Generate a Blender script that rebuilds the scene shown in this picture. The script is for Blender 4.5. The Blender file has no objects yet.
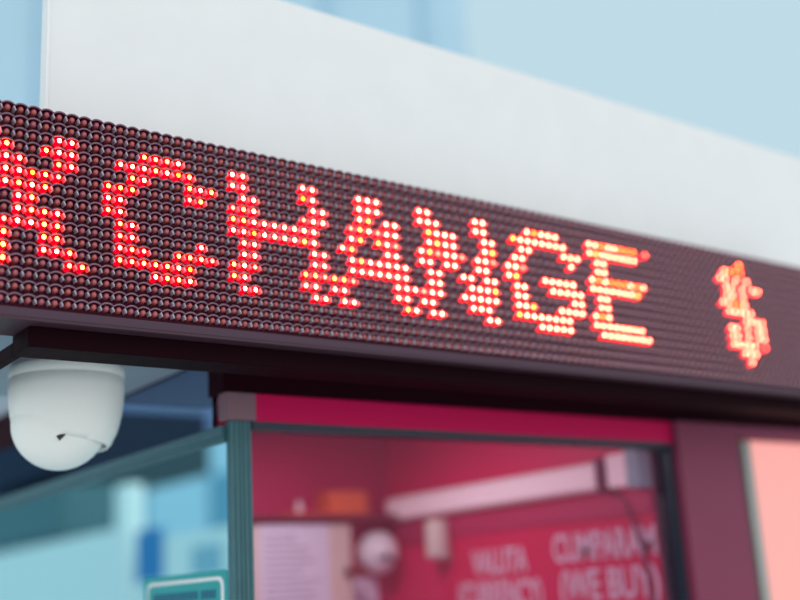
import bpy, bmesh, math, random
from mathutils import Vector, Matrix
R = math.radians
PI = math.pi
S = bpy.context.scene
C = S.collection
random.seed(7)
P = 0.01          # LED pitch
Z0 = 2.25         # height of the top LED row

# ------------------------------------------------------------------ camera
cam_d = bpy.data.cameras.new('camera')
cam = bpy.data.objects.new('camera', cam_d)
C.objects.link(cam)
cam.matrix_world = Matrix((
    (0.80551044, -0.10874406, -0.58251838, -0.2366335),
    (-0.58990267, -0.24051656, -0.77082204, -0.7941238),
    (-0.05628299, 0.96453435, -0.25788701, 1.873544),
    (0, 0, 0, 1)))
cam_d.sensor_width = 36
cam_d.lens = 1113.56 / 800 * 36
cam_d.clip_start = 0.02
cam_d.clip_end = 200
cam_d.dof.use_dof = True
cam_d.dof.focus_distance = 0.875
cam_d.dof.aperture_fstop = 2.4
cam_d.dof.aperture_blades = 0
S.camera = cam

# ------------------------------------------------------------------ world and exposure
w = bpy.data.worlds.new('world')
S.world = w
w.use_nodes = True
nt = w.node_tree
bg = nt.nodes['Background']
tc = nt.nodes.new('ShaderNodeTexCoord')
sep = nt.nodes.new('ShaderNodeSeparateXYZ')
mr = nt.nodes.new('ShaderNodeMapRange')
mr.interpolation_type = 'SMOOTHSTEP'
mr.inputs['From Min'].default_value = -0.7
mr.inputs['From Max'].default_value = 0.45
mx = nt.nodes.new('ShaderNodeMix')
mx.data_type = 'RGBA'
mx.inputs['A'].default_value = (1.16, 1.19, 1.20, 1)     # bright overcast behind the viewer
mx.inputs['B'].default_value = (0.52, 0.71, 0.80, 1)     # pale blue haze ahead
dot = nt.nodes.new('ShaderNodeVectorMath')
dot.operation = 'DOT_PRODUCT'
dot.inputs[1].default_value = (0.42, 0.90, 0.0)
nt.nodes.remove(sep)
nt.links.new(tc.outputs['Generated'], dot.inputs[0])
nt.links.new(dot.outputs['Value'], mr.inputs['Value'])
nt.links.new(mr.outputs[0], mx.inputs['Factor'])
nt.links.new(mx.outputs['Result'], bg.inputs['Color'])
bg.inputs['Strength'].default_value = 1.0
S.view_settings.view_transform = 'Standard'
S.view_settings.look = 'None'
S.view_settings.exposure = 0.0
S.view_settings.gamma = 1.0
S.view_settings.use_curve_mapping = False

# ------------------------------------------------------------------ materials
def mat(name, col, rough=0.5, metal=0.0, spec=0.5, noise=0.0, nscale=30.0, emit=None, estr=0.0, coat=0.0):
    m = bpy.data.materials.new(name)
    m.use_nodes = True
    t = m.node_tree
    b = t.nodes['Principled BSDF']
    b.inputs['Base Color'].default_value = (*col, 1)
    b.inputs['Roughness'].default_value = rough
    b.inputs['Metallic'].default_value = metal
    b.inputs['Specular IOR Level'].default_value = spec
    b.inputs['Coat Weight'].default_value = coat
    if emit:
        b.inputs['Emission Color'].default_value = (*emit, 1)
        b.inputs['Emission Strength'].default_value = estr
    if noise:
        tcn = t.nodes.new('ShaderNodeTexCoord')
        n = t.nodes.new('ShaderNodeTexNoise')
        n.inputs['Scale'].default_value = nscale
        n.inputs['Detail'].default_value = 6
        cr = t.nodes.new('ShaderNodeMix')
        cr.data_type = 'RGBA'
        cr.inputs['A'].default_value = (*[c * (1 - noise) for c in col], 1)
        cr.inputs['B'].default_value = (*[min(1, c * (1 + noise)) for c in col], 1)
        t.links.new(tcn.outputs['Object'], n.inputs['Vector'])
        t.links.new(n.outputs['Fac'], cr.inputs['Factor'])
        t.links.new(cr.outputs['Result'], b.inputs['Base Color'])
    return m

def glass(name, tint, gloss, lo, hi):
    """thin pane: tinted transmission plus a mirror film, stronger at grazing angles"""
    m = bpy.data.materials.new(name)
    m.use_nodes = True
    t = m.node_tree
    t.nodes.remove(t.nodes['Principled BSDF'])
    out = t.nodes['Material Output']
    tr = t.nodes.new('ShaderNodeBsdfTransparent')
    tr.inputs[0].default_value = (*tint, 1)
    g = t.nodes.new('ShaderNodeBsdfGlossy')
    g.inputs['Color'].default_value = (*gloss, 1)
    g.inputs['Roughness'].default_value = 0.01
    lw = t.nodes.new('ShaderNodeLayerWeight')
    lw.inputs['Blend'].default_value = 0.5
    r = t.nodes.new('ShaderNodeMapRange')
    r.inputs['To Min'].default_value = lo
    r.inputs['To Max'].default_value = hi
    mi = t.nodes.new('ShaderNodeMixShader')
    t.links.new(lw.outputs['Facing'], r.inputs['Value'])
    t.links.new(r.outputs[0], mi.inputs[0])
    t.links.new(tr.outputs[0], mi.inputs[1])
    t.links.new(g.outputs[0], mi.inputs[2])
    t.links.new(mi.outputs[0], out.inputs[0])
    return m

def emitter(name, col, strength):
    m = bpy.data.materials.new(name)
    m.use_nodes = True
    b = m.node_tree.nodes['Principled BSDF']
    b.inputs['Base Color'].default_value = (0.3, 0.005, 0.005, 1)
    b.inputs['Specular IOR Level'].default_value = 0.05
    b.inputs['Roughness'].default_value = 0.5
    b.inputs['Emission Color'].default_value = (*col, 1)
    b.inputs['Emission Strength'].default_value = strength
    return m

M = {}
M['fascia'] = mat('fascia_paint', (0.82, 0.825, 0.825), 0.6, noise=0.035, nscale=26)
M['fascia_edge'] = mat('fascia_edge', (0.86, 0.87, 0.87), 0.5)
M['mask'] = mat('led_mask_plastic', (0.070, 0.006, 0.022), 0.5, spec=0.14)  # dark plastic reddened to carry the halation of the lit dots
M['mask_glint'] = mat('led_rib_glint', (0.74, 0.62, 0.74), 0.25, spec=0.7)  # pale tone stands in for the glints beside each LED
M['mask_edge'] = mat('louvre_edge_highlight', (0.22, 0.115, 0.165), 0.3, spec=0.6)  # mask plastic lightened for sky highlights along the hood edges
M['housing'] = mat('sign_housing', (0.070, 0.036, 0.058), 0.5, spec=0.25)
M['lip'] = mat('sign_lip', (0.060, 0.028, 0.042), 0.5, spec=0.25)
M['led_off'] = mat('led_red_resin', (0.46, 0.085, 0.09), 0.22, spec=0.8)
M['led_off_b'] = mat('led_red_resin_rosy', (0.40, 0.085, 0.11), 0.25, spec=0.8)
M['lit_body'] = emitter('led_lit_body', (1.0, 0.0, 0.003), 8.0)
M['lit_core'] = emitter('led_lit_core', (1.0, 0.082, 0.044), 96.0)
M['lit_yellow'] = emitter('led_lit_core_yellow', (1.0, 0.062, 0.010), 88.0)
M['lit_orange'] = emitter('led_lit_core_orange', (1.0, 0.045, 0.003), 70.0)
M['lit_dim'] = emitter('led_lit_core_dim', (1.0, 0.07, 0.04), 28.0)
M['maroon'] = mat('dark_maroon_paint', (0.010, 0.0008, 0.003), 0.7, spec=0.06)
M['band'] = mat('dark_band_shade', (0.018, 0.001, 0.005), 0.7, spec=0.06)  # shade beneath the beam put into the wall colour
M['trim_grey'] = mat('grey_blue_trim', (0.10, 0.16, 0.22), 0.4, noise=0.1, nscale=20)
M['soffit'] = mat('soffit_panel', (0.30, 0.36, 0.42), 0.6, noise=0.05)
M['crimson'] = mat('crimson_header_glow', (0.56, 0.002, 0.080), 0.5, spec=0.15)  # red LED glow put into the header's base colour
M['mauve'] = mat('mauve_pillar_glow_tint', (0.22, 0.042, 0.088), 0.5, spec=0.2, noise=0.06, nscale=12)  # red veil from the sign tinted into the pillar colour
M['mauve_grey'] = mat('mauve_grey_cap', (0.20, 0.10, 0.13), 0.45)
M['teal_metal'] = mat('teal_anodised_frame', (0.045, 0.14, 0.165), 0.4, metal=0.2, noise=0.2, nscale=60)
M['gasket'] = mat('dark_gasket', (0.02, 0.025, 0.045), 0.5)
M['dark_teal'] = mat('dark_teal_reveal_shade', (0.004, 0.03, 0.045), 0.4)  # dark tone stands for the shaded reveal beside the pillar
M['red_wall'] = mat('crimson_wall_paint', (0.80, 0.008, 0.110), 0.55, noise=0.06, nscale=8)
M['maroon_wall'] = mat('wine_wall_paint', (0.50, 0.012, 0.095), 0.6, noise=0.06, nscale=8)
M['win_front'] = glass('front_window_glass', (0.88, 0.80, 0.87), (0.9, 0.30, 0.45), 0.02, 0.11)
M['win_side'] = glass('side_window_mirror_film', (0.10, 0.22, 0.28), (0.60, 0.96, 1.0), 0.82, 1.0)
M['transom'] = glass('transom_dark_film', (0.05, 0.05, 0.08), (0.40, 0.52, 0.78), 0.40, 0.85)
M['dome'] = mat('camera_white_plastic', (0.93, 0.945, 0.90), 0.35)
M['dome_ring'] = mat('camera_grey_ring', (0.34, 0.34, 0.36), 0.45)
M['black'] = mat('black_plastic', (0.01, 0.01, 0.012), 0.4)
M['sticker'] = mat('teal_sticker', (0.0, 0.36, 0.36), 0.4)
M['white'] = mat('white_print', (0.85, 0.87, 0.90), 0.5)
M['ink_teal'] = mat('dark_teal_ink', (0.0, 0.12, 0.22), 0.5)
M['paper'] = mat('white_paper', (0.72, 0.76, 0.86), 0.7)
M['ink'] = mat('grey_ink', (0.25, 0.25, 0.32), 0.7)
M['cream'] = mat('cream_laminate', (0.72, 0.66, 0.55), 0.5)
M['wood'] = mat('dark_wood_knob', (0.16, 0.045, 0.03), 0.5)
M['orange'] = mat('orange_carton', (0.80, 0.16, 0.05), 0.6)
M['shelf'] = mat('wine_shelf', (0.20, 0.015, 0.04), 0.5)
M['board_red'] = mat('red_sign_board', (0.70, 0.008, 0.085), 0.5, spec=0.2)
M['letter'] = mat('pale_lettering', (0.80, 0.66, 0.76), 0.5)
M['tube'] = mat('lamp_diffuser', (0.9, 0.85, 0.85), 0.5, emit=(1.0, 0.62, 0.62), estr=0.20)
M['tube_case'] = mat('lamp_case', (0.75, 0.65, 0.66), 0.5)
M['lightbox'] = mat('salmon_lightbox', (0.25, 0.08, 0.07), 0.5, emit=(1.0, 0.42, 0.385), estr=0.86)
M['alu'] = mat('pale_aluminium', (0.36, 0.36, 0.34), 0.45, metal=0.2)
M['tower'] = mat('blue_tower_cladding', (0.40, 0.61, 0.74), 0.6, noise=0.06, nscale=1.2)
M['tower_joint'] = mat('tower_joint', (0.34, 0.55, 0.69), 0.6)
M['pale_block'] = mat('pale_cyan_render', (0.40, 0.62, 0.78), 0.7, noise=0.06, nscale=2)
M['pane_blue'] = mat('far_window_pane', (0.10, 0.30, 0.46), 0.2)
M['awning'] = mat('dark_awning', (0.03, 0.06, 0.08), 0.7)
M['street_white'] = mat('white_panel', (0.94, 0.96, 0.96), 0.6)
M['street_blue'] = mat('blue_panel', (0.02, 0.22, 0.55), 0.5)
M['pavement'] = mat('grey_pavement', (0.68, 0.69, 0.69), 0.9, noise=0.15, nscale=10)
M['stall_grey'] = mat('grey_teal_sign', (0.08, 0.17, 0.20), 0.6)
M['pale_teal'] = mat('pale_teal_plastic', (0.25, 0.50, 0.52), 0.5)
M['lens'] = mat('dark_lens', (0.02, 0.02, 0.03), 0.15)
M['cable'] = mat('dark_cable', (0.10, 0.02, 0.05), 0.6)

# ------------------------------------------------------------------ helpers
def obj(name, bm, mats, parent=None, smooth=False, loc=None):
    me = bpy.data.meshes.new(name)
    bmesh.ops.recalc_face_normals(bm, faces=bm.faces)
    bm.to_mesh(me)
    bm.free()
    if not isinstance(mats, (list, tuple)):
        mats = [mats]
    for m in mats:
        me.materials.append(m)
    if smooth:
        for p in me.polygons:
            p.use_smooth = True
    o = bpy.data.objects.new(name, me)
    C.objects.link(o)
    if parent:
        o.parent = parent
    if loc:
        o.location = loc
    return o

def bx(bm, x0, x1, y0, y1, z0, z1, mi=0, bev=0.0):
    ret = bmesh.ops.create_cube(bm, size=1.0)
    vs = ret['verts']
    for v in vs:
        v.co = Vector((x0 + (v.co.x + .5) * (x1 - x0), y0 + (v.co.y + .5) * (y1 - y0), z0 + (v.co.z + .5) * (z1 - z0)))
    fs = set(f for v in vs for f in v.link_faces)
    for f in fs:
        f.material_index = mi
    if bev:
        es = list(set(e for v in vs for e in v.link_edges))
        bmesh.ops.bevel(bm, geom=es, offset=bev, segments=2, affect='EDGES', profile=0.5)
    return vs

def box_obj(name, b, m, parent=None, bev=0.0):
    bm = bmesh.new()
    bx(bm, *b, bev=bev)
    return obj(name, bm, m, parent)

def lathe(bm, prof, seg=48, center=(0, 0, 0), mi=0, close=True):
    """prof: list of (r, z); revolved about Z"""
    rings = []
    for r, z in prof:
        if r < 1e-6:
            rings.append([bm.verts.new((center[0], center[1], center[2] + z))])
        else:
            rings.append([bm.verts.new((center[0] + r * math.cos(2 * PI * k / seg), center[1] + r * math.sin(2 * PI * k / seg), center[2] + z)) for k in range(seg)])
    for a, b in zip(rings, rings[1:]):
        for k in range(seg):
            k2 = (k + 1) % seg
            if len(a) == 1 and len(b) == 1:
                continue
            if len(a) == 1:
                f = bm.faces.new((a[0], b[k], b[k2]))
            elif len(b) == 1:
                f = bm.faces.new((a[k], a[k2], b[0]))
            else:
                f = bm.faces.new((a[k], a[k2], b[k2], b[k]))
            f.material_index = mi
    return rings

def tube(bm, pts, r, seg=10):
    rings = []
    for i, p in enumerate(pts):
        p = Vector(p)
        d = (Vector(pts[min(i + 1, len(pts) - 1)]) - Vector(pts[max(i - 1, 0)])).normalized()
        a = d.orthogonal().normalized()
        b = d.cross(a)
        if i and rings:
            a = (ref - d * ref.dot(d)).normalized()
            b = d.cross(a)
        ref = a
        rings.append([bm.verts.new(p + r * (math.cos(2 * PI * k / seg) * a + math.sin(2 * PI * k / seg) * b)) for k in range(seg)])
    for a, b in zip(rings, rings[1:]):
        for k in range(seg):
            bm.faces.new((a[k], a[(k + 1) % seg], b[(k + 1) % seg], b[k]))
    bm.faces.new(rings[0])
    bm.faces.new(rings[-1])

def tag(o, label, cat, group=None, kind=None):
    if label:
        o['label'] = label
    if cat:
        o['category'] = cat
    if group:
        o['group'] = group
    if kind:
        o['kind'] = kind
    return o

def empty(name, loc=(0, 0, 0)):
    o = bpy.data.objects.new(name, None)
    o.empty_display_size = 0.05
    C.objects.link(o)
    o.location = loc
    return o

def thing(name, loc, label, cat, group=None, kind=None):
    o = empty(name, loc)
    return tag(o, label, cat, group, kind)

def local(parent, *objs):
    """children were modelled in world coordinates: keep them there under an empty that stands elsewhere"""
    for c in objs:
        c.location = Vector(c.location) - Vector(parent.location)

def struct(name, b, m, bev=0.0, parent=None):
    o = box_obj(name, b, m, parent, bev)
    if not parent:
        o['kind'] = 'structure'
    return o

def text(name, body, size, loc, rot, m, parent=None, ext=0.0006, align='LEFT', sx=1.0, space=1.0, bold=0.0):
    cu = bpy.data.curves.new(name, 'FONT')
    cu.body = body
    cu.size = size
    cu.extrude = ext
    cu.offset = bold
    cu.align_x = align
    cu.space_character = space
    cu.materials.append(m)
    o = bpy.data.objects.new(name, cu)
    C.objects.link(o)
    o.location = loc
    o.rotation_euler = rot
    o.scale = (sx, 1, 1)
    if parent:
        o.parent = parent
        o.location = Vector(loc) - Vector(parent.location)
    return o

# ------------------------------------------------------------------ structure: ground, kiosk shell
XC = 0.25      # outer face of the side window
YF = 0.12      # front face of the kiosk
struct('floor', (-14, 16, -6, 16, -0.05, 0.0), M['pavement'])

# canopy: front beam, side beam, soffit, roof slab
struct('trim_1', (0.025, 1.60, 0.010, 0.048, 2.068, 2.084), M['maroon'], 0.0008)
struct('trim_2', (0.025, 0.032, 0.048, 0.40, 2.068, 2.079), M['maroon'], 0.0008)
struct('wall_left', (0.026, 0.032, 0.050, 0.40, 2.079, 2.20), M['trim_grey'])
struct('ceiling', (0.262, 1.60, 0.048, 1.30, 2.155, 2.20), M['soffit'])
struct('ceiling', (0.032, 0.262, 0.048, 0.40, 2.155, 2.20), M['soffit'])
struct('trim_3', (0.032, XC - 0.006, 0.048, 0.40, 2.105, 2.155), M['soffit'])
struct('wall_side', (0.2465, 0.262, YF + 0.03, 1.30, 2.105, 2.155), M['band'])
struct('trim_4', (XC - 0.006, 1.60, 0.048, YF - 0.002, 2.105, 2.155), M['soffit'])

# front wall: upper band darkened for shade, header and corner post cap in red glow tints
struct('wall_front', (0.2425, 1.60, YF, YF + 0.03, 2.067, 2.155), M['band'])
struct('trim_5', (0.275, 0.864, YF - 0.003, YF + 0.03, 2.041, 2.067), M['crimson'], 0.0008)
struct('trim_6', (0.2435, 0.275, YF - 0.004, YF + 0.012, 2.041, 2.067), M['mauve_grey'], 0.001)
struct('trim_7', (0.272, 0.864, YF - 0.001, YF + 0.018, 2.0335, 2.041), M['gasket'])
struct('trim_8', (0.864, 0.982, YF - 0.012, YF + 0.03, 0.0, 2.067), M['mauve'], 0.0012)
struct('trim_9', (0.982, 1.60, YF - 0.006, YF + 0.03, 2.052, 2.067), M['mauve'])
struct('trim_10', (0.857, 0.864, YF + 0.001, YF + 0.03, 1.0, 2.041), M['dark_teal'])
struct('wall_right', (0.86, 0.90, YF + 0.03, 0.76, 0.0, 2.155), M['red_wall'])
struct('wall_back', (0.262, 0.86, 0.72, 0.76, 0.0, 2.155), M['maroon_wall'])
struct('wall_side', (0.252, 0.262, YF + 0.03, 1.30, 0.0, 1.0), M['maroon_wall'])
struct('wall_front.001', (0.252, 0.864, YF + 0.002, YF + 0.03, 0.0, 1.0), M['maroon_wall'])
# corner post (ribbed aluminium)
bm = bmesh.new()
bx(bm, 0.2495, 0.2715, YF, YF + 0.009, 0.0, 2.041, bev=0.001)
for k, xr in enumerate((0.2535, 0.2585, 0.2625, 0.2675)):
    bx(bm, xr, xr + 0.0016, YF - 0.0012, YF + 0.001, 0.0, 2.0405)
o = obj('trim_11', bm, M['teal_metal'])
o['kind'] = 'structure'
# side wall rail
bm = bmesh.new()
bx(bm, 0.244, 0.262, YF + 0.009, 1.30, 2.0285, 2.0375, bev=0.001)
bx(bm, 0.247, 0.262, YF + 0.009, 1.30, 2.0225, 2.0285)
o = obj('trim_12', bm, M['teal_metal'])
o['kind'] = 'structure'
# windows
def window(name, fb, pb, fm, pm):
    bm = bmesh.new()
    for b in fb:
        bx(bm, *b)
    f = obj(name, bm, fm)
    f['kind'] = 'structure'
    box_obj('pane', pb, pm, f)
    return f
window('window_1', [(0.272, 0.857, YF + 0.004, YF + 0.016, 1.0, 1.012)], (0.2725, 0.8565, YF + 0.008, YF + 0.012, 1.012, 2.033), M['gasket'], M['win_front'])
window('window_2', [(0.250, 0.260, YF + 0.010, 1.30, 1.0, 1.012)], (XC, XC + 0.005, YF + 0.0095, 1.30, 1.012, 2.022), M['gasket'], M['win_side'])
window('window_3', [(0.246, 0.262, 1.285, 1.30, 2.0375, 2.105)], (0.247, 0.252, YF + 0.0305, 1.285, 2.0375, 2.105), M['gasket'], M['transom'])

# ------------------------------------------------------------------ fascia panel behind the display
fp = thing('fascia_panel', (0.0445, 0.05, 2.20), 'wide off-white metal fascia board rising behind the red LED display', 'fascia panel')
bm = bmesh.new()
bx(bm, 0.0475, 1.80, 0.050, 0.062, 2.201, 2.449, bev=0.0012)
a = obj('board', bm, M['fascia'], fp)
bm = bmesh.new()
bx(bm, 0.0455, 0.0480, 0.0485, 0.0635, 2.201, 2.4495, bev=0.0006)
b = obj('edge_strip', bm, M['fascia_edge'], fp)
local(fp, a, b)

# ------------------------------------------------------------------ LED display
sign = thing('led_sign', (0.0, 0.0, 2.084), 'long black dot-matrix LED sign with glowing red letters XCHANGE $', 'led sign')
UA, UB = -6, 102
bm = bmesh.new()
bx(bm, UA * P - 0.005, UB * P + 0.005, 0.012, 0.048, Z0 - 0.1655, Z0 + 0.0045)
bx(bm, UA * P - 0.005, UB * P + 0.005, -0.003, 0.012, Z0 - 0.1635, Z0 - 0.1562, bev=0.0006)
hs = obj('housing', bm, M['housing'], sign)
bm = bmesh.new()
bx(bm, UA * P - 0.005, UB * P + 0.005, -0.0045, 0.0475, Z0 - 0.1660, Z0 - 0.1637, bev=0.0005)
lp = obj('bottom_lip', bm, M['lip'], sign)

# louvred face mask: a scalloped hood over every LED of every row
bm = bmesh.new()
bx(bm, UA * P - 0.005, UB * P + 0.005, 0.004, 0.012, Z0 - 0.1562, Z0 + 0.0035)
NS = 8
prof = [(0.0042, 0, 0), (-0.0042, 0, 0), (-0.0050, 0.0007, 1), (-0.0042, 0.0014, 1), (0.0042, 0.0014, 0)]
for v in range(16):
    prev = None
    for i in range((UB - UA + 1) * NS + 1):
        x = (UA - 0.5) * P + i * P / NS
        ph = ((i % NS) / NS - 0.5)
        arch = 0.0009 + 0.0021 * abs(math.cos(PI * ph)) ** 0.75
        zb = Z0 - v * P + arch
        ring = [bm.verts.new((x, y, zb + dz)) for y, dz, _ in prof]
        if prev:
            for k in range(len(prof) - 1):
                f = bm.faces.new((prev[k], ring[k], ring[k + 1], prev[k + 1]))
                f.material_index = 2 if (prof[k + 1][2] and True) or prof[k][2] and k < 3 else 0
                f.smooth = True
        prev = ring
# leaning pale ribs painted as glints between LEDs, at the dip of the hoods
for v in range(16):
    for u in range(UA, UB + 1):
        cx, cz = (u - 0.5) * P, Z0 - v * P
        top = Vector((cx - 0.0007, -0.0036, cz + 0.0012))
        bot = Vector((cx + 0.0011, -0.0030, cz - 0.0022))
        d = (bot - top).normalized()
        s = d.cross(Vector((0, 1, 0))).normalized()
        rr = []
        for q, hw in ((top, 0.0003), ((top + bot) / 2 + Vector((0, -0.0002, 0)), 0.0005), (bot, 0.0003)):
            rr.append([bm.verts.new(q - s * hw), bm.verts.new(q + Vector((0, -0.0007, 0))), bm.verts.new(q + s * hw), bm.verts.new(Vector((q.x, 0.0041, q.z)))])
        for a_, b_ in zip(rr, rr[1:]):
            for k in range(4):
                f = bm.faces.new((a_[k], a_[(k + 1) % 4], b_[(k + 1) % 4], b_[k]))
                f.material_index = 1
        bm.faces.new(rr[0]).material_index = 1
        bm.faces.new(rr[-1]).material_index = 1
mk = obj('louvre_mask', bm, [M['mask'], M['mask_glint'], M['mask_edge']], sign)

# one LED, axis along -Y
def led_bm(bm, cx, cz, lit, mb=0, mc=1, seg=10):
    prof_ = [(0.0026, 0.0042), (0.0026, -0.0004), (0.0024, -0.0018), (0.0017, -0.0031), (0.0, -0.0038)]
    rings = []
    for r, y in prof_:
        if r == 0:
            rings.append([bm.verts.new((cx, y, cz))])
        else:
            rings.append([bm.verts.new((cx + r * 0.95 * math.cos(2 * PI * k / seg), y, cz + r * 1.08 * math.sin(2 * PI * k / seg))) for k in range(seg)])
    for j, (a, b) in enumerate(zip(rings, rings[1:])):
        for k in range(seg):
            k2 = (k + 1) % seg
            f = bm.faces.new((a[k], a[k2], b[0])) if len(b) == 1 else bm.faces.new((a[k], a[k2], b[k2], b[k]))
            f.smooth = True
            f.material_index = mc if (lit and j >= 3) else mb

ROWS = {
    2: '....##.....####....##.....##....###....##.....##.....#####....########.+',
    3: '#..###...#######...##.....##....###....###....##...########...########',
    4: '##..##....##...###..##.....##...##.##...####...##...##....###..##',
    5: '##+#+...###....+#..+##....+##..+##+##...####...##..##......#...##',
    6: '####....##.........#########...##.##+..##+##+.##+.##+.........#########',
    7: '.##.....##.........#########..##...##..##.##..##..##...#####..########',
    8: '.####....##.........##.....##..#######..##..##.##..##...#####..##',
    9: '+####....##.....#...##.....##..#######..##...####..##......##..##',
    10: '#..##....##+..###+.##+....##+##+....###+##..#####..###...####.###',
    11: '#..###...#######...##.....##.##.....##.##....###...########...########',
    12: '#....##.....####....##.....##.##.....##.##.....##.....#####....########',
}
LIT = {}
for v, s_ in ROWS.items():
    for u, ch in enumerate(s_):
        if ch != '.':
            LIT[(u, v)] = ch
# the cut-off letter continues past the left edge of the picture
for v in (2, 3, 4, 10, 11, 12):
    LIT[(-1, v)] = '#'
# dollar sign
for v, cols in {1: '87', 2: '84 85o 86o 87o', 3: '83 84 86 88', 4: '84 85 87 89 90', 5: '84 85 87', 6: '83 84 85o 86o 87',
                7: '84 85 86 87 88', 8: '87 88 89 90', 9: '84 85 87 89 90', 10: '84 85 87 89 90', 11: '84 85 86 87 88 90d',
                12: '86 87 88', 13: '87'}.items():
    for t_ in cols.split():
        k_ = 'o' if t_[-1] == 'o' else '+' if t_[-1] == 'd' else '#'
        LIT[(int(t_.strip('od')) + 1, v)] = k_
for u_, v_ in ((64, 2), (67, 2), (68, 2), (69, 2), (63, 6), (65, 6), (66, 6), (67, 6), (69, 6), (63, 10), (54, 2), (2, 5), (26, 3), (14, 3), (50, 10), (15, 11), (21, 7), (13, 9), (50, 3)):
    if (u_, v_) in LIT:
        LIT[(u_, v_)] = 'o'

rl = random.Random(11)
for k_ in sorted(LIT):
    if LIT[k_] == '#' and rl.random() < (0.5 if k_[0] < 20 else 0.15 if k_[0] < 45 else 0.05):
        LIT[k_] = 'y'

def led_mesh(name, kind):
    b_ = bmesh.new()
    led_bm(b_, 0, 0, kind != 'off')
    bmesh.ops.recalc_face_normals(b_, faces=b_.faces)
    me = bpy.data.meshes.new(name)
    b_.to_mesh(me)
    b_.free()
    if kind == 'off':
        me.materials.append(M['led_off'])
    else:
        me.materials.append(M['lit_body'])
        me.materials.append({'#': M['lit_core'], 'o': M['lit_orange'], '+': M['lit_dim'], 'y': M['lit_yellow']}[kind])
    return me
LM = {k: led_mesh('led', k) for k in ('off', '#', 'o', '+', 'y')}
LM['off_b'] = LM['off'].copy()
LM['off_b'].materials[0] = M['led_off_b']
CAMP = Vector((-0.2366, -0.7941, 1.8735))
def near(k):
    return (Vector((k[0] * P, 0, Z0 - k[1] * P)) - CAMP).length
# LEDs that fall inside the frame at the left edge are the nearest
lit_sorted = sorted([k for k in LIT if k[0] >= 0], key=near)
off_sorted = sorted([(u, v) for u in range(0, UB + 1) for v in range(16) if (u, v) not in LIT], key=near)
for k in lit_sorted[:100]:
    o = bpy.data.objects.new('lit_led', LM[LIT[k]])
    C.objects.link(o)
    o.parent = sign
    o.location = (k[0] * P, 0, Z0 - k[1] * P)
    o['label'] = 'glowing red light point'
    local(sign, o)
for k in off_sorted[:100]:
    o = bpy.data.objects.new('unlit_led', LM['off_b' if random.random() < .4 else 'off'])
    C.objects.link(o)
    o.parent = sign
    o.location = (k[0] * P, 0, Z0 - k[1] * P)
    local(sign, o)
bm = bmesh.new()
for k in lit_sorted[100:] + [k for k in LIT if k[0] < 0]:
    led_bm(bm, k[0] * P, Z0 - k[1] * P, True, 0, {'#': 1, 'o': 2, '+': 3, 'y': 4}[LIT[k]])
ls = obj('lit_led_field', bm, [M['lit_body'], M['lit_core'], M['lit_orange'], M['lit_dim'], M['lit_yellow']], sign)
ls['kind'] = 'stuff'
bm = bmesh.new()
for k in off_sorted[100:] + [(u, v) for u in range(UA, 0) for v in range(16) if (u, v) not in LIT]:
    led_bm(bm, k[0] * P, Z0 - k[1] * P, False, 0 if random.random() < .6 else 1, 0, 8)
us = obj('unlit_led_field', bm, [M['led_off'], M['led_off_b']], sign)
us['kind'] = 'stuff'
local(sign, hs, lp, mk, ls, us)

# ------------------------------------------------------------------ dome security camera under the soffit
DX, DY, DZ = 0.1165, 0.18, 2.105
dc = thing('security_camera', (DX, DY, DZ), 'white dome security camera hanging under the canopy left of the kiosk corner', 'security camera')
bm = bmesh.new()
lathe(bm, [(0, 0), (0.046, 0), (0.0478, -0.002), (0.0486, -0.012), (0.0475, -0.0135), (0, -0.0135)], 64)
a = obj('mount_ring', bm, M['dome_ring'], dc, True)
bm = bmesh.new()
lathe(bm, [(0.0, -0.0135), (0.048, -0.0135), (0.0503, -0.0150), (0.0508, -0.0180), (0.0508, -0.0235), (0.0501, -0.0240), (0.0501, -0.0246), (0.0507, -0.0252),
           (0.0506, -0.035), (0.0498, -0.047), (0.0482, -0.058), (0.0465, -0.066), (0.0440, -0.074), (0.0395, -0.083), (0.0330, -0.091)], 72)
cut = Vector((-0.13, 0.0, -1.0)).normalized()
bmesh.ops.bisect_plane(bm, geom=bm.verts[:] + bm.edges[:] + bm.faces[:], dist=1e-6, plane_co=(0, 0, -0.0825), plane_no=cut, clear_outer=True)
b = obj('shell', bm, M['dome'], dc, True)
so = b.modifiers.new('thickness', 'SOLIDIFY')
so.thickness = 0.0014
so.offset = -1
bm = bmesh.new()
bmesh.ops.create_uvsphere(bm, u_segments=56, v_segments=32, radius=0.0418)
bmesh.ops.translate(bm, verts=bm.verts, vec=(-0.0062, -0.001, -0.0640))
b2 = obj('eyeball', bm, M['dome'], dc, True)
bm = bmesh.new()
va = [bm.verts.new(q) for q in ((-0.0045, -0.0012, 0.0018), (0.0045, -0.0012, 0.0018), (-0.0010, -0.0012, -0.0034))]
vb = [bm.verts.new(v_.co + Vector((0, 0.003, 0))) for v_ in va]
bm.faces.new(va)
bm.faces.new(vb)
for k in range(3):
    bm.faces.new((va[k], va[(k + 1) % 3], vb[(k + 1) % 3], vb[k]))
bmesh.ops.rotate(bm, verts=bm.verts, cent=(0, 0, 0), matrix=Matrix.Rotation(R(-33), 3, 'Z'))
ah = R(244)
bmesh.ops.translate(bm, verts=bm.verts, vec=(0.0410 * math.cos(ah), 0.0410 * math.sin(ah), -0.0815))
hl = obj('adjustment_hole', bm, M['black'], dc)

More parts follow.
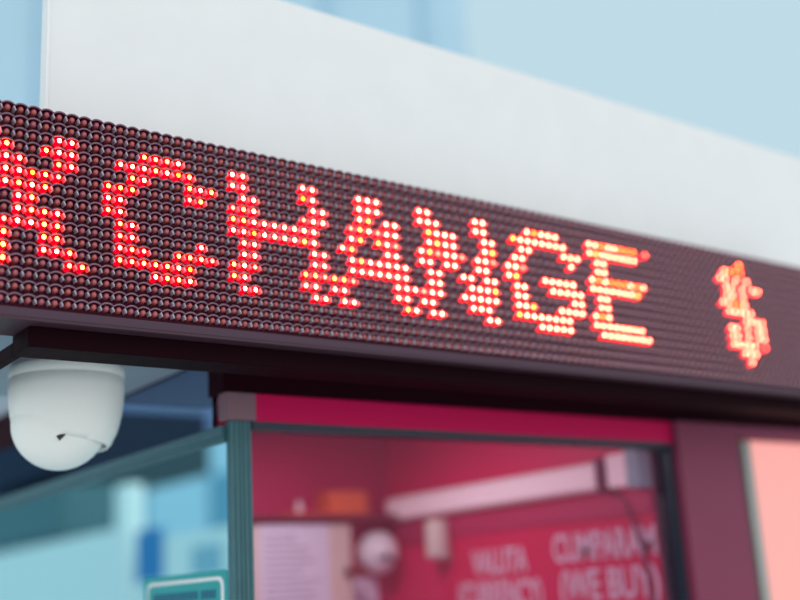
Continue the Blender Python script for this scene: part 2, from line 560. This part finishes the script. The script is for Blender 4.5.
# ------------------------------------------------------------------ sticker on the side window
st = thing('window_sticker', (XC, 0.22, 1.87), 'teal sticker with a white rounded border on the mirrored side window', 'sticker')
def rrect(y0, y1, z0, z1, r, n=6):
    pts = []
    for cy, cz, a0 in ((y1 - r, z1 - r, 0), (y0 + r, z1 - r, 90), (y0 + r, z0 + r, 180), (y1 - r, z0 + r, 270)):
        for k in range(n + 1):
            a_ = R(a0 + 90 * k / n)
            pts.append((cy + r * math.cos(a_), cz + r * math.sin(a_)))
    return pts
def slab(bm, pts, x0, x1):
    a_ = [bm.verts.new((x0, y, z)) for y, z in pts]
    b_ = [bm.verts.new((x1, y, z)) for y, z in pts]
    bm.faces.new(a_)
    bm.faces.new(b_)
    n = len(pts)
    for k in range(n):
        bm.faces.new((a_[k], a_[(k + 1) % n], b_[(k + 1) % n], b_[k]))
SY0, SY1, SZ0, SZ1 = 0.1315, 0.3130, 1.80, 1.9072
bm = bmesh.new()
slab(bm, rrect(SY0, SY1, SZ0, SZ1, 0.003), XC - 0.0008, XC - 0.0001)
a = obj('backing', bm, M['sticker'], st)
bm = bmesh.new()
po = rrect(SY0 + 0.0055, SY1 - 0.009, SZ0 + 0.006, SZ1 - 0.0055, 0.009)
pi_ = rrect(SY0 + 0.0105, SY1 - 0.012, SZ0 + 0.009, SZ1 - 0.0088, 0.007)
va = [[bm.verts.new((x, y, z)) for y, z in pp] for x in (XC - 0.0012, XC - 0.0008) for pp in (po, pi_)]
n = len(po)
for k in range(n):
    j = (k + 1) % n
    bm.faces.new((va[0][k], va[0][j], va[1][j], va[1][k]))
    bm.faces.new((va[2][k], va[2][j], va[3][j], va[3][k]))
    bm.faces.new((va[0][k], va[0][j], va[2][j], va[2][k]))
    bm.faces.new((va[1][k], va[1][j], va[3][j], va[3][k]))
b = obj('border', bm, M['white'], st)
# two rows of small dark letter-like blocks, out of focus and unreadable in the photo
bm = bmesh.new()
yy = SY1 - 0.024
while yy > SY0 + 0.02:
    wd = random.uniform(0.005, 0.008)
    bx(bm, XC - 0.0011, XC - 0.0007, yy - wd, yy, 1.8825, 1.8905)
    yy -= wd + 0.0015
    if random.random() < 0.15:
        yy -= 0.005
c = obj('print', bm, M['ink_teal'], st)
local(st, a, b, c)

# ------------------------------------------------------------------ inside the kiosk
# wall board with writing on the right wall
RW = 0.8595
bd = thing('exchange_board', (RW, 0.36, 1.75), 'red board with pale block lettering on the inner right wall', 'sign board')
bm = bmesh.new()
bx(bm, RW - 0.006, RW, 0.152, 0.585, 1.70, 1.9585)
a = obj('board', bm, M['board_red'], bd)
local(bd, a)
rot = (R(90), 0, R(-90))
def wtext(body, y0, y1, z, h):
    t_ = text('source', body, h / 0.70, (RW - 0.0068, y0, z), rot, M['letter'], bd, ext=0.0006, bold=0.0009)
    bpy.context.view_layer.update()
    wdt = t_.dimensions.x
    me = bpy.data.meshes.new_from_object(t_.evaluated_get(bpy.context.evaluated_depsgraph_get()))
    m_ = bpy.data.objects.new('lettering', me)
    C.objects.link(m_)
    m_.parent = bd
    m_.location = t_.location
    m_.rotation_euler = t_.rotation_euler
    m_.scale = ((y0 - y1) / wdt, 1, 1)
    bpy.data.objects.remove(t_)
wtext('CUMPARAM', 0.335, 0.1530, 1.908, 0.036)
wtext('(WE BUY)', 0.328, 0.1560, 1.858, 0.038)
wtext('VALUTA', 0.507, 0.388, 1.900, 0.034)
wtext('(CURRENCY)', 0.545, 0.365, 1.853, 0.036)

bmx = struct('trim_13', (0.850, 0.860, 0.152, 0.72, 1.9600, 1.9850), M['maroon_wall'])
# wall lamp along the top of the right wall
lm = thing('wall_lamp', (0.85, 0.42, 2.0), 'long white tube lamp along the inner right wall above the red board', 'lamp')
bm = bmesh.new()
bx(bm, 0.852, 0.860, 0.225, 0.700, 1.994, 2.032)
a = obj('case', bm, M['tube_case'], lm)
bm = bmesh.new()
bx(bm, 0.836, 0.852, 0.228, 0.697, 1.996, 2.028, bev=0.004)
b = obj('diffuser', bm, M['tube'], lm)
bm = bmesh.new()
bx(bm, 0.834, 0.860, 0.216, 0.225, 1.990, 2.034)
c = obj('end_cap', bm, M['cable'], lm)
local(lm, a, b, c)
cl = thing('added_fill_lamp', (0.55, 0.42, 2.15), 'added unseen fill lamp on the kiosk ceiling, behind the crimson header', 'lamp')  # unseen lamp added to brighten the kiosk interior
bm = bmesh.new()
lathe(bm, [(0, 0), (0.07, 0), (0.07, -0.012), (0.0, -0.012)], 32)
obj('housing', bm, M['tube_case'], cl)
ld = bpy.data.lights.new('added_fill_light', 'AREA')
ld.shape = 'DISK'
ld.size = 0.13
ld.energy = 1.5
ld.color = (1.0, 0.93, 0.93)
lo = bpy.data.objects.new('fill_disk', ld)
C.objects.link(lo)
lo.parent = cl
lo.location = (0, 0, -0.0135)
lm2 = thing('lamp_box', (0.85, 0.18, 2.0), 'short pale lamp box beside the pillar at the end of the tube lamp', 'lamp box')
bm = bmesh.new()
bx(bm, 0.836, 0.860, 0.1725, 0.208, 1.994, 2.036, bev=0.003)
a = obj('diffuser', bm, M['tube'], lm2)
bm = bmesh.new()
bx(bm, 0.834, 0.8595, 0.1525, 0.172, 1.990, 2.038)
b = obj('end_panel', bm, M['pale_teal'], lm2)
local(lm2, a, b)
bm = bmesh.new()
tube(bm, [(0.851, 0.205, 1.989), (0.849, 0.190, 1.975), (0.847, 0.181, 1.950), (0.849, 0.172, 1.915), (0.848, 0.166, 1.88), (0.849, 0.163, 1.84), (0.849, 0.162, 1.70)], 0.0022)
tag(obj('cable', bm, M['cable']), 'thin dark cable hanging down across the right side of the red lettered board', 'cable')

# cupboard on the back wall, papers on it
cb = thing('wall_cupboard', (0.68, 0.70, 1.6), 'cream wall cupboard with a dark bow-shaped knob on the back wall', 'cupboard')
a = box_obj('body', (0.560, 0.7555, 0.690, 0.7195, 1.55, 1.9905), M['cream'], cb, 0.001)
b = box_obj('door', (0.562, 0.7545, 0.680, 0.6895, 1.552, 1.9885), M['cream'], cb, 0.0015)
bm = bmesh.new()
kx, kz = 0.752, 1.916
lathe(bm, [(0.0, -0.0125), (0.0075, -0.0125), (0.0075, -0.009), (0.003, -0.004), (0.003, 0.004), (0.0075, 0.009), (0.0075, 0.0125), (0.0, 0.0125)], 20)
bmesh.ops.rotate(bm, verts=bm.verts, cent=(0, 0, 0), matrix=Matrix.Rotation(R(90), 3, 'Y'))
bmesh.ops.translate(bm, verts=bm.verts, vec=(kx, 0.672, kz))
c = obj('knob', bm, M['wood'], b)
local(cb, a, b)

def paper(x0, x1, z0, z1, y, label, lines, tilt=0.0):
    t_ = thing('paper_notice', ((x0 + x1) / 2, y, z0), label, 'notice')
    bm_ = bmesh.new()
    bx(bm_, x0, x1, y - 0.0006, y, z0, z1)
    sh = obj('sheet', bm_, M['paper'], t_)
    bm_ = bmesh.new()
    z = z1 - 0.014
    rnd = random.Random(int(x0 * 1000))
    for q in range(lines):
        ww = rnd.uniform(0.45, 0.85) * (x1 - x0)
        bx(bm_, x0 + 0.008, x0 + 0.008 + ww, y - 0.0009, y - 0.0005, z - 0.0022, z)
        z -= 0.0095
    pr = obj('print', bm_, M['ink'], t_)
    local(t_, sh, pr)
    return t_
paper(0.590, 0.712, 1.80, 1.9885, 0.6785, 'large white printed notice covering the left of the cream cupboard', 12)
paper(0.7650, 0.8280, 1.80, 1.9080, 0.7190, 'small white sheet on the back wall right of the cream cupboard', 6)

# shelf with an orange carton, a flat orange box and a small bottle
sh = thing('shelf', (0.60, 0.69, 2.0), 'dark wine-red shelf across the back wall above the cream cupboard', 'shelf')
a = box_obj('board', (0.47, 0.850, 0.665, 0.7195, 1.996, 2.0035), M['shelf'], sh, 0.0008)
b = box_obj('bracket', (0.55, 0.556, 0.695, 0.7195, 1.9905, 1.996), M['shelf'], sh)
local(sh, a, b)
bm = bmesh.new()
bx(bm, 0.714, 0.784, 0.672, 0.712, 2.0065, 2.040, bev=0.001)
oc = obj('carton', bm, M['orange'])
tag(oc, 'orange cardboard carton at the right end of the wine-red shelf', 'carton')
bm = bmesh.new()
bx(bm, 0.634, 0.790, 0.668, 0.716, 2.0035, 2.0065, bev=0.0005)
tag(obj('flat_box', bm, M['orange']), 'flat orange box lying under the orange carton on the shelf', 'box')
bm = bmesh.new()
lathe(bm, [(0, 0), (0.0048, 0), (0.005, 0.002), (0.005, 0.012), (0.0025, 0.016), (0.0025, 0.02), (0, 0.02)], 20)
bt = thing('bottle', (0.668, 0.69, 2.0065), 'tiny white bottle on the shelf left of the orange carton', 'bottle')
obj('body', bm, M['white'], bt, True)
bm = bmesh.new()
lathe(bm, [(0, 0.0195), (0.0032, 0.0195), (0.0032, 0.025), (0, 0.025)], 16)
obj('cap', bm, M['mauve_grey'], bt)

# round white wall camera on the back wall
rc = thing('indoor_camera', (0.812, 0.69, 1.945), 'round white ball-shaped camera on the back wall beside the cupboard', 'security camera')
bm = bmesh.new()
bmesh.ops.create_uvsphere(bm, u_segments=32, v_segments=20, radius=0.0330)
obj('housing', bm, M['street_white'], rc, True)
bm = bmesh.new()
for dx, dz, r_ in ((-0.017, -0.010, 0.0045), (-0.006, -0.009, 0.0065), (0.007, -0.013, 0.0045), (0.013, -0.017, 0.004)):
    p = Vector((dx, -math.sqrt(0.0330 ** 2 - dx * dx - dz * dz), dz))
    ret = bmesh.ops.create_uvsphere(bm, u_segments=12, v_segments=8, radius=r_)
    bmesh.ops.translate(bm, verts=ret['verts'], vec=p * 0.95)
obj('lens', bm, M['lens'], rc, True)
bm = bmesh.new()
lathe(bm, [(0, 0), (0.022, 0), (0.022, 0.004), (0, 0.004)], 24)
bmesh.ops.rotate(bm, verts=bm.verts, cent=(0, 0, 0), matrix=Matrix.Rotation(R(90), 3, 'X'))
bmesh.ops.translate(bm, verts=bm.verts, vec=(0, 0.0300, 0))
obj('wall_plate', bm, M['street_white'], rc)

# towel-roll dispenser on the right wall
rd = thing('roll_dispenser', (0.835, 0.565, 1.93), 'white upright roll on a holder between the back wall and the red board', 'paper roll')
bm = bmesh.new()
lathe(bm, [(0, 0), (0.0185, 0), (0.0190, 0.001), (0.0175, 0.054), (0.017, 0.055), (0, 0.055)], 32)
obj('roll', bm, M['cream'], rd, True)
bm = bmesh.new()
bx(bm, 0.0, 0.0245, -0.010, 0.010, -0.004, 0.0)
bx(bm, 0.0205, 0.0245, -0.010, 0.010, 0.0, 0.055)
obj('holder', bm, M['tube_case'], rd)

# ------------------------------------------------------------------ salmon light box right of the pillar
lb = thing('light_box', (1.2, YF, 1.0), 'glowing salmon light box in a grey frame right of the mauve pillar', 'light box')
bm = bmesh.new()
bx(bm, 1.0115, 1.0300, YF + 0.004, YF + 0.028, 0.9, 2.049, bev=0.001)
a = obj('frame', bm, M['alu'], lb)
a2 = box_obj('panel', (1.0305, 1.58, YF + 0.006, YF + 0.028, 0.9, 2.0495), M['lightbox'], lb)
local(lb, a, a2)
struct('trim_14', (0.982, 1.0113, YF + 0.012, YF + 0.028, 0.0, 2.052), M['gasket'])
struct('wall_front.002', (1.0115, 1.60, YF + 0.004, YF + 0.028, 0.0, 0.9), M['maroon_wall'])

# ------------------------------------------------------------------ across the street
# blue tower beyond the canopy
tw = thing('office_tower', (4.5, 8.5, 0), 'pale blue office tower rising beyond the canopy, out of focus', 'building')
bm = bmesh.new()
bx(bm, 0.5, 7.6, 8.0, 10.0, 0.0, 13.0)
a = obj('wall', bm, M['tower'], tw)
local(tw, a)
for k, x_ in enumerate((1.4, 2.62, 4.2, 5.6, 6.9)):
    bm = bmesh.new()
    bx(bm, x_, x_ + 0.16, 7.94, 8.0, 0.0, 13.0)
    q = obj('pilaster', bm, M['tower_joint'], tw)
    local(tw, q)
# pale block on the other side, seen in the mirrored side window
pb = thing('apartment_block', (-5.5, 9.8, 0), 'pale cyan apartment block mirrored in the side window of the kiosk', 'building')
bm = bmesh.new()
bx(bm, -9.5, -1.2, 9.5, 11.5, 0.0, 3.9)
a = obj('wall', bm, M['pale_block'], pb)
local(pb, a)
for r_ in range(2):
    for k in range(6):
        x_ = -8.6 + k * 1.2
        bm = bmesh.new()
        bx(bm, x_, x_ + 0.5, 9.46, 9.5, 1.5 + r_ * 1.1, 2.1 + r_ * 1.1)
        q = obj('window', bm, M['pane_blue'], pb)
        local(pb, q)
# stall across the lane
sl = thing('street_stall', (-1.3, 4.2, 0), 'white street stall with a dark awning mirrored in the side window', 'stall')
parts = []
bm = bmesh.new(); bx(bm, -1.10, -1.02, 3.5, 5.6, 0.0, 2.20); parts.append(obj('back_panel', bm, M['street_white'], sl))
bm = bmesh.new(); bx(bm, -1.75, -0.98, 4.10, 5.4, 2.50, 2.80); parts.append(obj('awning', bm, M['awning'], sl))
bm = bmesh.new(); bx(bm, -1.30, -1.00, 4.05, 5.3, 2.205, 2.45, bev=0.05); parts.append(obj('sign_panel', bm, M['stall_grey'], sl))
bm = bmesh.new(); bx(bm, -1.07, -1.00, 3.32, 3.44, 0.0, 2.36); parts.append(obj('post', bm, M['street_white'], sl))
local(sl, *parts)
va_ = thing('street_cabinet', (-1.2, 2.95, 0), 'white cabinet with a blue panel mirrored in the side window above the sticker', 'cabinet')
parts = []
bm = bmesh.new(); bx(bm, -1.5, -1.005, 2.45, 3.25, 0.0, 2.13); parts.append(obj('body', bm, M['street_white'], va_))
bm = bmesh.new(); bx(bm, -1.005, -0.995, 3.00, 3.22, 1.98, 2.17); parts.append(obj('blue_panel', bm, M['street_blue'], va_))
bm = bmesh.new(); bx(bm, -1.005, -0.990, 2.55, 2.75, 1.98, 2.08); parts.append(obj('blue_panel', bm, M['tower_joint'], va_))
local(va_, *parts)
